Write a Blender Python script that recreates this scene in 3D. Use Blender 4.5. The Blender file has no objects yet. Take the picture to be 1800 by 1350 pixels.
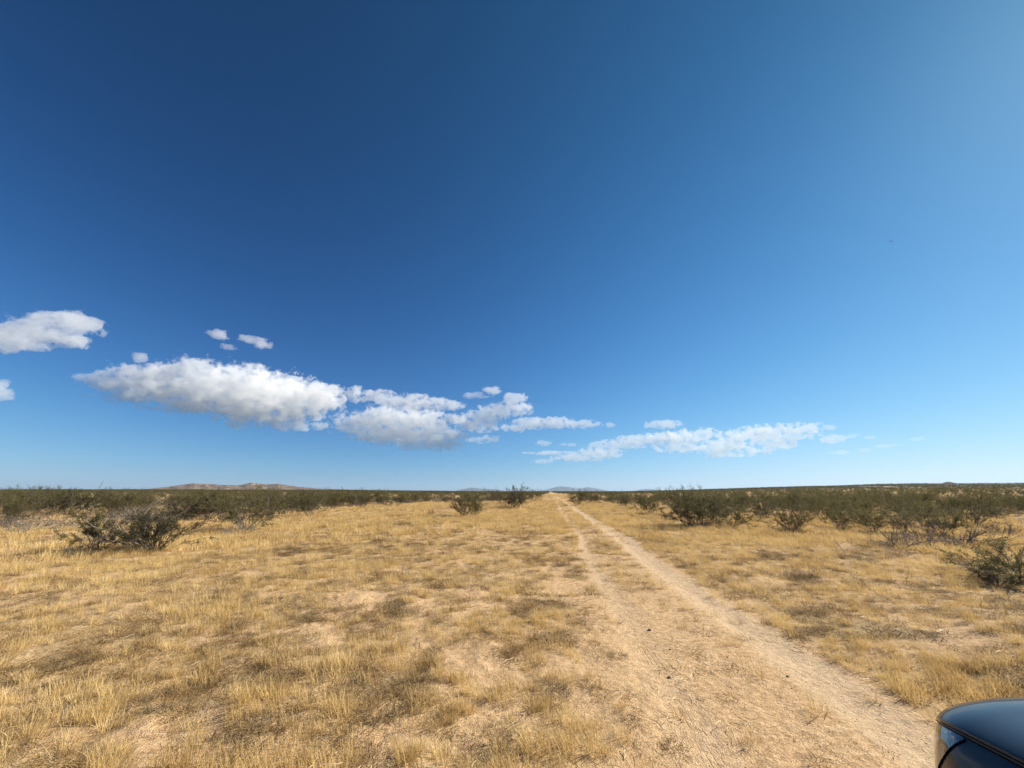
import bpy, math, numpy as np
from mathutils import Vector
S = bpy.context.scene
C = S.collection
D = bpy.data
rad = math.radians
# ---------------------------------------------------------------- camera
CAM_H, PITCH, YAW = 1.75, rad(15.6), rad(5.45)      # yaw to the left of the track direction (+Y)
FPX = 676.0                                         # focal length in photo pixels (1800 wide)
cam = D.cameras.new('camera'); camo = D.objects.new('camera', cam); C.objects.link(camo)
cam.sensor_fit = 'HORIZONTAL'; cam.sensor_width = 36.0; cam.lens = FPX / 1800 * 36.0
cam.clip_start = 0.05; cam.clip_end = 200000
camo.location = (0, 0, CAM_H); camo.rotation_euler = (rad(90) + PITCH, 0, YAW)
S.camera = camo
# ---------------------------------------------------------------- sun and sky
SUN_AZ, SUN_EL = rad(63), rad(36)                   # azimuth clockwise from +Y (the track), elevation
sv = Vector((math.sin(SUN_AZ) * math.cos(SUN_EL), math.cos(SUN_AZ) * math.cos(SUN_EL), math.sin(SUN_EL)))
sl = D.lights.new('sun', 'SUN'); sl.energy = 5.0; sl.angle = rad(0.53); sl.color = (1.0, 0.93, 0.80)
so = D.objects.new('sun', sl); C.objects.link(so)
so.rotation_euler = (-sv).to_track_quat('-Z', 'Y').to_euler()
W = D.worlds.new('World'); S.world = W; W.use_nodes = True
wt = W.node_tree; wn = wt.nodes; wl = wt.links
bg = wn['Background']; bg.inputs['Strength'].default_value = 0.10
sky = wn.new('ShaderNodeTexSky'); sky.sky_type = 'NISHITA'; sky.sun_disc = False
sky.sun_elevation = SUN_EL; sky.sun_rotation = SUN_AZ
sky.altitude = 900; sky.air_density = 1.0; sky.dust_density = 0.3; sky.ozone_density = 3.0
# skylight is polarised and darkest 90 degrees from the sun (Rayleigh): factor 1 - P*sin2/(1+cos2)
tc = wn.new('ShaderNodeTexCoord')
def wmath(op, a, b=None):
    m = wn.new('ShaderNodeMath'); m.operation = op
    for i, v in enumerate((a, b)):
        if v is None: continue
        if isinstance(v, (int, float)): m.inputs[i].default_value = v
        else: wl.new(v, m.inputs[i])
    return m.outputs[0]
nv = wn.new('ShaderNodeVectorMath'); nv.operation = 'NORMALIZE'; wl.new(tc.outputs['Generated'], nv.inputs[0])
dp = wn.new('ShaderNodeVectorMath'); dp.operation = 'DOT_PRODUCT'; wl.new(nv.outputs[0], dp.inputs[0]); dp.inputs[1].default_value = sv
c2 = wmath('MULTIPLY', dp.outputs['Value'], dp.outputs['Value'])
pol = wmath('DIVIDE', wmath('SUBTRACT', 1.0, c2), wmath('ADD', 1.0, c2))
SKY_P = 0.35
fac = wmath('SUBTRACT', 1.0, wmath('MULTIPLY', pol, SKY_P))
# colour grade on the sky model: fitted per-channel curves, darkened towards the zenith
sc_ = wn.new('ShaderNodeSeparateColor'); wl.new(sky.outputs[0], sc_.inputs[0])
cc_ = wn.new('ShaderNodeCombineColor')
sz_ = wn.new('ShaderNodeSeparateXYZ'); wl.new(nv.outputs[0], sz_.inputs[0])
EXPO = 0.80
for i, (g_, k_, a_) in enumerate(((1.36, .31, -1.10), (1.19, .68, -.76), (1.05, 1.17, -1.26))):
    v_ = wmath('POWER', wmath('MULTIPLY', wmath('MULTIPLY', sc_.outputs[i], .1), fac), g_)
    v_ = wmath('MULTIPLY', v_, wmath('EXPONENT', wmath('ADD', wmath('MULTIPLY', wmath('MAXIMUM', sz_.outputs[2], 0.0), a_), k_)))
    v_ = wmath('DIVIDE', v_, wmath('ADD', wmath('MULTIPLY', v_, .6), 1.0))
    wl.new(wmath('MULTIPLY', v_, 10 * 2 ** -EXPO), cc_.inputs[i])
wl.new(cc_.outputs[0], bg.inputs['Color'])
S.view_settings.view_transform = 'Standard'; S.view_settings.look = 'None'
S.view_settings.gamma = 1.0; S.view_settings.exposure = EXPO
S.render.engine = 'CYCLES'
cy = S.cycles
cy.use_denoising = True
cy.max_bounces = 32; cy.diffuse_bounces = 3; cy.glossy_bounces = 3; cy.transmission_bounces = 4
cy.volume_bounces = 30; cy.transparent_max_bounces = 8; cy.volume_max_steps = 256
cy.use_adaptive_sampling = True; cy.adaptive_threshold = 0.01
# ---------------------------------------------------------------- view geometry helpers
cp, sp = math.cos(PITCH), math.sin(PITCH); cyw, syw = math.cos(YAW), math.sin(YAW)
def ray(px, py):
    """World direction of a photo pixel (not normalised)."""
    r, d = px - 900.0, py - 675.0
    fwd = FPX * cp + d * sp; up = FPX * sp - d * cp
    return np.array([r * cyw - fwd * syw, r * syw + fwd * cyw, up])
def at(px, py):
    v = ray(px, py); s = CAM_H / -v[2]
    return v[0] * s, v[1] * s
def far(px, py, dist):
    """Point at horizontal distance dist in the direction of a photo pixel."""
    v = ray(px, py); s = dist / math.hypot(v[0], v[1])
    return np.array([v[0] * s, v[1] * s, CAM_H + v[2] * s])
def project(x, y, z):
    r = x * cyw + y * syw; f = -x * syw + y * cyw; u = z - CAM_H
    zc = f * cp + u * sp; yc = u * cp - f * sp
    zc = np.maximum(zc, 1e-3)
    return 900 + FPX * r / zc, 675 - FPX * yc / zc, zc
def az_of(px): v = ray(px, 864); return math.atan2(v[0], v[1])
# ---------------------------------------------------------------- noise
def _h(ix, iy, s):
    n = (ix.astype(np.int64) * 374761393 + iy.astype(np.int64) * 668265263 + s * 1442695041) & 0xffffffff
    n = ((n ^ (n >> 13)) * 1274126177) & 0xffffffff
    return ((n ^ (n >> 16)) & 0xffff) / 65535.0
def vnoise(x, y, s=0):
    x = np.asarray(x, float); y = np.asarray(y, float)
    ix, iy = np.floor(x), np.floor(y); fx, fy = x - ix, y - iy
    fx = fx * fx * (3 - 2 * fx); fy = fy * fy * (3 - 2 * fy)
    a = _h(ix, iy, s); b = _h(ix + 1, iy, s); c = _h(ix, iy + 1, s); d = _h(ix + 1, iy + 1, s)
    return a + (b - a) * fx + (c - a) * fy + (a - b - c + d) * fx * fy
def fbm(x, y, s=0, o=4):
    t = 0; a = .5; n = 0
    for k in range(o):
        t = t + a * vnoise(x * 2**k + 17.3 * k, y * 2**k - 9.1 * k, s + k); n += a; a *= .5
    return t / n
def sst(a, b, x):
    t = np.clip((x - a) / (b - a), 0, 1); return t * t * (3 - 2 * t)
# ---------------------------------------------------------------- object helpers
def tag(o, label=None, cat=None, group=None, kind=None):
    if label: o['label'] = label
    if cat: o['category'] = cat
    if group: o['group'] = group
    if kind: o['kind'] = kind
    return o
def mesh_from(name, V, F, smooth=False):
    """V (n,3), F (m,k) or list of such arrays with different k."""
    me = D.meshes.new(name)
    Fs = F if isinstance(F, list) else [F]
    Fs = [np.asarray(f, np.int32) for f in Fs if len(f)]
    V = np.asarray(V, np.float32)
    nl = sum(f.size for f in Fs); nf = sum(len(f) for f in Fs)
    me.vertices.add(len(V)); me.vertices.foreach_set('co', V.ravel())
    me.loops.add(nl); me.polygons.add(nf)
    me.loops.foreach_set('vertex_index', np.concatenate([f.ravel() for f in Fs]) if Fs else np.zeros(0, np.int32))
    sizes = np.concatenate([np.full(len(f), f.shape[1], np.int32) for f in Fs])
    me.polygons.foreach_set('loop_start', np.concatenate([[0], np.cumsum(sizes)[:-1]]).astype(np.int32))
    me.update(calc_edges=True); me.validate()
    me.polygons.foreach_set('use_smooth', np.full(nf, smooth))
    return me
def link(name, me, mat=None, parent=None, col=C):
    o = D.objects.new(name, me); col.objects.link(o)
    if mat: me.materials.append(mat)
    if parent: o.parent = parent
    return o
class MB:
    """Collects raw vertices and faces."""
    def __init__(s): s.V = []; s.F = {3: [], 4: []}; s.n = 0
    def add(s, V, F):
        V = np.asarray(V, float); F = np.asarray(F, int)
        s.V.append(V); s.F[F.shape[1]].append(F + s.n); s.n += len(V)
    def mesh(s, name, smooth=False):
        return mesh_from(name, np.concatenate(s.V), [np.concatenate(f) for f in s.F.values() if f], smooth)
def frame(d):
    d = d / (np.linalg.norm(d) + 1e-9)
    a = np.array([0, 0, 1.]) if abs(d[2]) < .9 else np.array([1., 0, 0])
    u = np.cross(a, d); u /= np.linalg.norm(u); return u, np.cross(d, u)
def tube(mb, P, R, k=3):
    P = np.asarray(P, float); n = len(P)
    u, v = frame(P[-1] - P[0]); a = np.arange(k) * 2 * math.pi / k
    ring = np.cos(a)[:, None] * u + np.sin(a)[:, None] * v
    V = (P[:, None, :] + ring[None] * np.asarray(R, float)[:, None, None]).reshape(-1, 3)
    F = [(i * k + j, i * k + (j + 1) % k, (i + 1) * k + (j + 1) % k, (i + 1) * k + j) for i in range(n - 1) for j in range(k)]
    mb.add(V, F)
    if k >= 3: mb.add(V[-k:][:3], [(0, 1, 2)])
def diamonds(mb, P, L, Wd, rng, up=0.4):
    """One small leaf-like rhombus at each point."""
    n = len(P)
    d = rng.normal(size=(n, 3)); d[:, 2] += up * 2; d /= np.linalg.norm(d, axis=1)[:, None]
    e = rng.normal(size=(n, 3)); e -= (e * d).sum(1)[:, None] * d; e /= np.linalg.norm(e, axis=1)[:, None]
    L = np.asarray(L)[:, None]; Wd = np.asarray(Wd)[:, None]
    V = np.stack([P, P + d * L * .5 + e * Wd * .5, P + d * L, P + d * L * .5 - e * Wd * .5], 1).reshape(-1, 3)
    mb.add(V, np.arange(4 * n).reshape(-1, 4))
# ---------------------------------------------------------------- material helpers
class NT:
    def __init__(s, name):
        s.m = D.materials.new(name); s.m.use_nodes = True; s.t = s.m.node_tree; s.t.nodes.clear()
        s.out = s.t.nodes.new('ShaderNodeOutputMaterial')
    def n(s, typ, **kw):
        o = s.t.nodes.new(typ)
        for k, v in kw.items():
            if k in o.inputs.keys():
                if hasattr(v, 'is_output') or isinstance(v, bpy.types.NodeSocket): s.t.links.new(v, o.inputs[k])
                else: o.inputs[k].default_value = v
            else: setattr(o, k, v)
        return o
    def link(s, a, b): s.t.links.new(a, b)
    def math(s, op, a, b=0.0, c=None, clamp=False):
        o = s.t.nodes.new('ShaderNodeMath'); o.operation = op; o.use_clamp = clamp
        for i, v in enumerate((a, b, c)):
            if v is None: continue
            if isinstance(v, (int, float)): o.inputs[i].default_value = v
            else: s.t.links.new(v, o.inputs[i])
        return o.outputs[0]
    def vmath(s, op, a, b=None):
        o = s.t.nodes.new('ShaderNodeVectorMath'); o.operation = op
        for i, v in enumerate((a, b)):
            if v is None: continue
            if isinstance(v, bpy.types.NodeSocket): s.t.links.new(v, o.inputs[i])
            else: o.inputs[i].default_value = v
        return o
    def noise(s, vec, scale, detail=4, rough=.55, dim='3D'):
        o = s.n('ShaderNodeTexNoise', noise_dimensions=dim); o.inputs['Scale'].default_value = scale
        o.inputs['Detail'].default_value = detail; o.inputs['Roughness'].default_value = rough
        if vec is not None: s.link(vec, o.inputs['Vector'])
        return o.outputs['Fac']
    def ramp(s, f, stops, interp='LINEAR'):
        o = s.t.nodes.new('ShaderNodeValToRGB'); o.color_ramp.interpolation = interp; e = o.color_ramp.elements
        while len(e) < len(stops): e.new(.5)
        for i, (p, c) in enumerate(stops): e[i].position = p; e[i].color = (*c, 1) if len(c) == 3 else c
        s.link(f, o.inputs[0]); return o.outputs[0]
    def mix(s, f, a, b, mode='MIX'):
        o = s.t.nodes.new('ShaderNodeMix'); o.data_type = 'RGBA'; o.blend_type = mode
        for k, v in ((0, f), (6, a), (7, b)):
            if isinstance(v, bpy.types.NodeSocket): s.link(v, o.inputs[k])
            else: o.inputs[k].default_value = v if k == 0 else (*v, 1)
        return o.outputs[2]
    def surf(s, sh): s.link(sh.outputs[0], s.out.inputs['Surface']); return s.m
def plain(name, col, rough=.6, metal=0, coat=0, spec=.5):
    t = NT(name); nz = t.noise(t.n('ShaderNodeTexCoord').outputs['Object'], 30)
    c = t.mix(nz, [x * .9 for x in col], [min(1, x * 1.1) for x in col])
    b = t.n('ShaderNodeBsdfPrincipled', **{'Base Color': c, 'Roughness': rough, 'Metallic': metal, 'Coat Weight': coat, 'Specular IOR Level': spec, 'Coat Roughness': .03})
    return t.surf(b)
# ---------------------------------------------------------------- terrain height
RUTS = (1.03, 2.52)
def wander(y): return (.34 * (fbm(y / 9, y * 0, 5, 2) - .5) + .7 * (fbm(y / 45, y * 0, 6, 2) - .5) * sst(20, 60, y)) * sst(5, 12, y)
_rp = [(-400, 3), (0, 3.6), (300, 3.6), (600, 2.8), (780, .9), (870, 0), (1090, 0), (1180, 2.2), (1270, 5), (1350, 8.0), (1400, 9.2), (1470, 11), (1550, 13.6), (1620, 14.6), (1700, 14.4), (1800, 15.4), (2300, 16), (2800, 10)]
_raz = np.array([az_of(p[0]) for p in _rp])
def _elev(px, dy):
    v = ray(px, 863.7 - dy); return v[2] / math.hypot(v[0], v[1])
_rel = np.array([_elev(p[0], p[1]) for p in _rp])
RIDGE_R = 2600.0
def height(x, y):
    x = np.asarray(x, float); y = np.asarray(y, float)
    r = np.hypot(x, y); az = np.arctan2(x, y)
    near = 1 - sst(60, 160, r)
    h = near * .10 * (fbm(x / 1.3, y / 1.3, 3) - .5) + near * .22 * (fbm(x / 7, y / 7, 11, 3) - .5)
    h += near * .085 * (fbm(x / .35, y / .35, 21, 3) - .5)
    tr = np.exp(-((x - 1.8) / 1.5) ** 2)
    h *= 1 - .85 * tr
    for c in RUTS: h -= .022 * np.exp(-((x - c - wander(y)) / .21) ** 2) * (1 - sst(200, 400, r))
    h += .012 * (fbm(x / .16, y / .3, 31, 2) - .5) * (1 - sst(8, 16, r))
    # a low rise on the right and small swells in the distance
    h += .30 * np.exp(-(((x - 6.3) / 2.2) ** 2 + ((y - 5.2) / 1.8) ** 2))
    h += sst(100, 500, r) * 1.6 * (fbm(x / 160, y / 160, 41, 3) - .55) * (1 - sst(8000, 20000, r))
    e = np.interp(az, _raz, _rel)
    e = e + .0006 * (fbm(az * 14, az * 0, 51, 3) - .5) * (e > .002)
    rise = np.maximum(e, 0) * RIDGE_R * np.clip((r - 45) / (RIDGE_R - 45), 0, 1) ** 1.2 * (1 - sst(RIDGE_R, 6000, r))
    return h + rise * (1 + .05 * (fbm(x / 300, y / 300, 61, 4) - .5) * sst(900, 1500, r))
# ---------------------------------------------------------------- vegetation zones (used for the ground tint and the planting)
_bx = [-900, 0, 100, 200, 350, 450, 560, 650, 780, 850, 930, 962, 1003, 1030, 1100, 1170, 1300, 1400, 1500, 1600, 1750, 1800, 2700]
_by = [950, 935, 928, 922, 918, 910, 898, 889, 884, 884, 878, 870, 870, 880, 889, 896, 905, 908, 910, 912, 915, 925, 950]
def scrub_zone(x, y):
    """True where the bushes stand, False in the open grass and along the track."""
    px, py, zc = project(x, y, 0)
    m = (py < np.interp(px, _bx, _by)) & (zc > 1)
    return m & (np.abs(x - 1.8) > 3.4 + 1.2 * fbm(y / 15, y * 0, 71, 2))
def grass_cover(x, y):
    """0..1 how thick the dry grass stands."""
    r = np.hypot(x, y)
    a = .5 * fbm(x / .8, y / .65, 81, 3) + .5 * fbm(x / .3, y / .24, 85, 3); b = fbm(x / 5, y / 5, 91, 3)
    c = sst(.43, .53, a * .80 + b * .20) * .97
    # sandy patches in front of the camera, left of the track
    px, py, zc = project(x, y, 0)
    bare = np.exp(-(((px - 900) / 170) ** 2 + ((py - 1180) / 80) ** 2)) * .30 + np.exp(-(((px - 1120) / 100) ** 2 + ((py - 1180) / 110) ** 2)) * .4
    c = c - bare + .25 * np.exp(-(((px - 180) / 260) ** 2 + ((py - 1130) / 150) ** 2)) + .45 * np.exp(-((py - 1375) / 60) ** 2) * (px < 1130) * (px > 440)
    c += .30 * (x > 2.95) * (px < 2000) + .22 * sst(7, 13, r)
    x = x - wander(y)
    t = np.minimum(np.abs(x - RUTS[0]) * (1 + .35 * sst(5, 9, y)), np.abs(x - RUTS[1] - .05) * .62)
    rut = 1 - sst(.16, .34, t + .12 * (fbm(x / .6, y / .9, 101, 3) - .5))
    mid = ((x > RUTS[0]) & (x < RUTS[1])) * (1 - .62 * sst(6.5, 10, y)) * .92
    c = np.clip(c, 0, 1) * (1 - rut) * (1 - mid)
    c *= 1 - .85 * sst(.1, .6, x) * (x < 1.05) * (1 - sst(6.5, 8.5, y)) * .95
    return np.clip(c, 0, 1)
# ---------------------------------------------------------------- ground sheet
def ground_material():
    t = NT('desert_ground')
    geo = t.n('ShaderNodeNewGeometry'); pos = geo.outputs['Position']
    sep = t.n('ShaderNodeSeparateXYZ', Vector=pos); X, Y = sep.outputs[0], sep.outputs[1]
    n_f = t.noise(pos, 90, 3, .7); n_m = t.noise(pos, 14, 4, .65); n_l = t.noise(pos, 1.1, 4, .6); n_xl = t.noise(pos, .12, 3)
    sand = t.ramp(t.math('ADD', t.math('MULTIPLY', n_m, .55), t.math('MULTIPLY', n_f, .45)),
                  [(.32, (.20, .130, .068)), (.45, (.46, .325, .185)), (.56, (.64, .475, .29)), (.72, (.80, .64, .44))])
    sand = t.mix(t.math('MULTIPLY', n_l, .35), sand, (.46, .29, .145))
    # gravel grains
    vo = t.n('ShaderNodeTexVoronoi', Scale=95.0, Vector=pos)
    sand = t.mix(.28, sand, t.ramp(vo.outputs['Color'], [(.15, (.12, .08, .05)), (.5, (.46, .32, .2)), (.9, (.8, .66, .5))]), 'OVERLAY')
    # packed, paler soil in the wheel lanes, streaked along the track
    at4 = t.n('ShaderNodeAttribute', attribute_name='rut'); mq = t.n('ShaderNodeMapping', Vector=pos); mq.inputs['Scale'].default_value = (1, .06, 1)
    strk = t.noise(mq.outputs[0], 42, 4, .7)
    lane = t.ramp(t.math('ADD', t.math('MULTIPLY', strk, .6), t.math('MULTIPLY', n_f, .4)), [(.34, (.34, .245, .15)), (.47, (.56, .43, .285)), (.58, (.68, .54, .38)), (.7, (.80, .67, .50))])
    sand = t.mix(t.math('MULTIPLY', at4.outputs['Fac'], .42), sand, lane)
    # fallen straw covering (mesh attribute: how much grass grows there)
    at_ = t.n('ShaderNodeAttribute', attribute_name='cover'); cov = at_.outputs['Fac']
    # stretched noise for straw
    mp = t.n('ShaderNodeMapping', Vector=pos); mp.inputs['Scale'].default_value = (1, .45, 1); mp.inputs['Rotation'].default_value = (0, 0, .6)
    st = t.noise(mp.outputs[0], 38, 4, .75)
    straw = t.ramp(st, [(.35, (.10, .064, .030)), (.48, (.34, .23, .105)), (.60, (.56, .41, .20)), (.74, (.74, .57, .31))])
    f = t.math('MULTIPLY', cov, t.ramp(t.math('ADD', n_m, t.math('MULTIPLY', cov, .25)), [(.42, (0, 0, 0)), (.62, (1, 1, 1))]))
    col = t.mix(t.math('MULTIPLY', f, .62), sand, straw)
    # far desert floor: reddish soil with dry plants
    at2 = t.n('ShaderNodeAttribute', attribute_name='scrub'); scr = at2.outputs['Fac']
    soil = t.ramp(t.noise(pos, 1.4, 5, .65), [(.32, (.20, .120, .062)), (.5, (.42, .275, .145)), (.68, (.60, .43, .23))])
    col = t.mix(t.math('MULTIPLY', scr, .75), col, soil)
    # beyond the modelled bushes: dark scrub speckle
    at3 = t.n('ShaderNodeAttribute', attribute_name='faraway'); fa = at3.outputs['Fac']
    sc2 = t.n('ShaderNodeMapping', Vector=pos); sc2.inputs['Scale'].default_value = (1, .35, 1)
    speck = t.ramp(t.noise(sc2.outputs[0], .11, 5, .8), [(.44, (.030, .028, .019)), (.58, (.058, .050, .036)), (.68, (.10, .080, .06)), (.80, (.22, .17, .13))])
    col = t.mix(fa, col, speck)
    # bump
    trk = t.math('MULTIPLY', t.math('SUBTRACT', 1.0, t.math('MULTIPLY', t.math('ABSOLUTE', t.math('SUBTRACT', X, 1.03)), 6.0), clamp=True), .9, clamp=True)
    wav = t.math('MULTIPLY', t.math('MULTIPLY', t.math('POWER', t.math('ABSOLUTE', t.math('SINE', t.math('MULTIPLY', X, 72.0))), 14.0), -1.0), trk)
    wav = t.math('MULTIPLY', wav, t.ramp(t.noise(pos, 1.7, 2), [(.40, (0, 0, 0)), (.5, (1, 1, 1))]))
    hgt = t.math('ADD', t.math('MULTIPLY', n_m, .016), t.math('ADD', t.math('MULTIPLY', n_f, .006), t.math('MULTIPLY', vo.outputs['Distance'], -.003)))
    hgt = t.math('ADD', hgt, t.math('ADD', t.math('MULTIPLY', wav, .0032), t.math('MULTIPLY', t.math('MULTIPLY', strk, at4.outputs['Fac']), .0035)))
    bp = t.n('ShaderNodeBump', Height=hgt, Strength=1.0); bp.inputs['Distance'].default_value = 1.6
    b = t.n('ShaderNodeBsdfPrincipled', **{'Base Color': col, 'Roughness': .95, 'Specular IOR Level': .1, 'Normal': bp.outputs[0]})
    return t.surf(b)
M_GROUND = ground_material()
def build_ground():
    rings = np.concatenate([np.geomspace(.4, 90, 620), np.geomspace(92, 31000, 280)])
    front = np.linspace(-68, 68, 900); back = np.linspace(72, 288, 90)
    azs = np.radians(np.concatenate([front, back])) - YAW
    na, nr = len(azs), len(rings)
    A, R = np.meshgrid(azs, rings)
    x = R * np.sin(A); y = R * np.cos(A); z = height(x, y)
    V = np.stack([x, y, z], -1).reshape(-1, 3)
    V = np.concatenate([V, [[0, 0, float(height(0, 0))]]])
    i = np.arange(nr - 1)[:, None] * na; j = np.arange(na)[None]; j2 = (j + 1) % na
    F = np.stack([i + j, i + j2, i + na + j2, i + na + j], -1).reshape(-1, 4)[:, ::-1]
    T = np.stack([np.full(na, len(V) - 1), (np.arange(na) + 1) % na, np.arange(na)], 1)[:, ::-1]
    # ground / dirt track: the same surface, split where the track runs
    cx = V[F].mean(1)
    wob = .14 * (fbm(cx[:, 0] / .7, cx[:, 1] / .9, 7, 3) - .5)
    trk = (np.abs(cx[:, 0] - 1.78 + wob) < 1.12) & (cx[:, 1] > -30) & (cx[:, 1] < 1500)
    r = np.hypot(V[:, 0], V[:, 1])
    cov = grass_cover(V[:, 0], V[:, 1]); scr = scrub_zone(V[:, 0], V[:, 1]).astype(float) * sst(8, 14, r)
    cov *= 1 - .5 * scr
    vx = V[:, 0] - wander(V[:, 1])
    rutm = np.maximum(.55 * (1 - sst(.10, .32, np.abs(vx - RUTS[0]) + .1 * (fbm(V[:, 0] / .3, V[:, 1] / .8, 109, 3) - .5))) * (.4 + 1.2 * fbm(V[:, 1] / 2.5, V[:, 1] * 0, 111, 2)), 1 - sst(.18, .40, np.abs(vx - RUTS[1] - .05) + .08 * (fbm(V[:, 0] / .3, V[:, 1] / .8, 107, 3) - .5))) * (1 - sst(150, 500, r))
    fa = sst(250, 800, r) * (np.abs(V[:, 0] - 1.8) > 2)
    for nm, sel, tr in (('ground', F[~trk], T), ('dirt_track', F[trk], None)):
        used = np.unique(np.concatenate([sel.ravel(), tr.ravel()]) if tr is not None else sel.ravel())
        mp = np.full(len(V), -1); mp[used] = np.arange(len(used))
        me = mesh_from(nm, V[used], [mp[sel]] + ([mp[tr]] if tr is not None else []), True)
        for an, arr in (('cover', cov), ('scrub', scr), ('faraway', fa), ('rut', rutm)):
            a = me.attributes.new(an, 'FLOAT', 'POINT'); a.data.foreach_set('value', arr[used].astype(np.float32))
        tag(link(nm, me, M_GROUND), kind='structure')
build_ground()
# ---------------------------------------------------------------- hills and mountains on the skyline
def rock_material(name, stops, scale, bump=8):
    t = NT(name); pos = t.n('ShaderNodeNewGeometry').outputs['Position']
    n = t.noise(pos, scale, 8, .7)
    vo = t.n('ShaderNodeTexVoronoi', Scale=scale * 3, Vector=pos)
    c = t.ramp(t.math('ADD', t.math('MULTIPLY', n, .8), t.math('MULTIPLY', vo.outputs['Distance'], .25)), stops)
    bp = t.n('ShaderNodeBump', Height=n, Strength=1.0); bp.inputs['Distance'].default_value = bump
    return t.surf(t.n('ShaderNodeBsdfPrincipled', **{'Base Color': c, 'Roughness': .95, 'Specular IOR Level': .1, 'Normal': bp.outputs[0]}))
M_ROCK = rock_material('rocky_slope', [(.42, (.040, .034, .028)), (.50, (.12, .092, .070)), (.58, (.22, .162, .12)), (.68, (.45, .36, .28))], .03)
M_MOUNT = rock_material('haze_tinted_rock', [(.3, (.05, .055, .065)), (.7, (.13, .125, .13))], .0012, 120)  # rock colour tinted bluish, adding to the blue of the distant haze
def range_mesh(name, prof, dist, depth, mat, seed, rough=.25, nx=260):
    """A ridge whose crest follows the profile (photo bearings and heights) at the given distance; slopes fall both ways."""
    pxs = np.array([p[0] for p in prof], float)
    azp = np.array([az_of(p) for p in pxs]); hp = np.array([far(p[0], p[1], dist)[2] for p in prof])
    a = np.linspace(azp[0], azp[-1], nx); crest = np.interp(a, azp, hp)
    k = np.linspace(-1, 1, 41)
    A, K = np.meshgrid(a, k)
    dd = dist + depth * K + depth * .25 * (fbm(A * 60, A * 0, seed) - .5)
    base = height(dd * np.sin(A), dd * np.cos(A)) - 2
    fall = np.clip(1 - np.abs(K), 0, 1) ** .9
    n = fbm(A * dist / (depth * .35), K * 3, seed + 5, 5)
    gul = np.abs(fbm(A * dist / (depth * .18), K * 1.2, seed + 9, 4) - .5) * 2
    z = base + (crest[None] - base) * fall * (1 - rough * (1 - fall) * 1.6 * (1 - n)) * (1 - rough * gul * (1 - fall ** 6))
    V = np.stack([dd * np.sin(A), dd * np.cos(A), z], -1).reshape(-1, 3)
    i = np.arange(40)[:, None] * nx; j = np.arange(nx - 1)[None]
    F = np.stack([i + j, i + j + 1, i + nx + j + 1, i + nx + j], -1).reshape(-1, 4)[:, ::-1]
    return tag(link(name, mesh_from(name, V, F, True), mat), kind='structure')
range_mesh('rocky_hills', [(200, 864), (250, 860), (270, 858.2), (295, 855.5), (315, 852.5), (337, 849.3), (347, 849.8), (357, 850.5), (374, 851.2), (390, 852.6), (405, 852.9), (421, 852.7),
            (430, 850.2), (437, 848.4), (445, 848.6), (455, 850.6), (470, 851.4), (483, 850.5), (495, 851.6), (503, 852.8), (522, 855.3), (551, 858.4), (600, 860), (660, 861.5), (760, 864)], 3000, 420, M_ROCK, 200, .35)
MD = 26000
range_mesh('mountain', [(795, 864.5), (803, 862), (815, 859.5), (830, 857), (845, 858.8), (865, 860), (885, 862), (895, 864.5)], MD, 2600, M_MOUNT, 300, .3)
range_mesh('mountain.001', [(930, 864.5), (955, 861.5), (965, 859.5), (978, 856), (988, 854.8), (1000, 856.2), (1010, 858.6), (1020, 858.8), (1032, 856.3), (1045, 858), (1060, 861), (1078, 864.5)], MD, 3000, M_MOUNT, 310, .3)
range_mesh('mountain.002', [(1110, 864.5), (1122, 861.5), (1130, 859.8), (1138, 859.2), (1150, 860), (1160, 862), (1172, 864.5)], MD + 2500, 2200, M_MOUNT, 320, .3)
# dark knoll on top of the ridge at the right
range_mesh('knoll', [(1650, 850.5), (1660, 849.4), (1665, 848), (1669, 846.9), (1675, 846.8), (1680, 848.2), (1686, 849.3), (1700, 850.5)], 2660, 45, rock_material('knoll_rock', [(.35, (.03, .03, .025)), (.7, (.10, .085, .07))], .08, 2), 330, .3, 60)
def slope_point(px, py):
    v = ray(px, py); q = math.hypot(v[0], v[1]); u = v / q
    rr = np.linspace(300, 2600, 4000); hz = height(rr * u[0], rr * u[1]); e = (hz - CAM_H) / rr
    k = int(np.argmax(e > u[2])); k = k if k > 0 else 3500
    return rr[k] * u[0], rr[k] * u[1]
def pale_strip(p0, p1, width):
    a = np.array(slope_point(*p0)); b = np.array(slope_point(*p1)); n = 60
    t = np.linspace(0, 1, n)[:, None]; c = a + (b - a) * t
    d = (b - a) / np.linalg.norm(b - a); q = np.array([-d[1], d[0]])
    w = width * (.6 + .8 * vnoise(t[:, 0] * 20, t[:, 0] * 0, 4))[:, None] * np.sin(np.pi * np.clip(t * .96 + .02, 0, 1)) ** .3
    L = c + q * w / 2; R = c - q * w / 2; P = np.concatenate([L, R]); z = height(P[:, 0], P[:, 1]) + 1.2
    F = np.array([(i, i + 1, n + i + 1, n + i) for i in range(n - 1)])
    return mesh_from('pale_clearing', np.column_stack([P, z]), F)
M_PALE = plain('pale_sand', (.42, .35, .28), .95, spec=.1)
tag(link('distant_road', pale_strip((1498, 857.3), (1572, 858.8), 13), M_PALE), kind='structure')
tag(link('distant_road.001', pale_strip((1612, 859.6), (1692, 859.9), 12), M_PALE), kind='structure')
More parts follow.
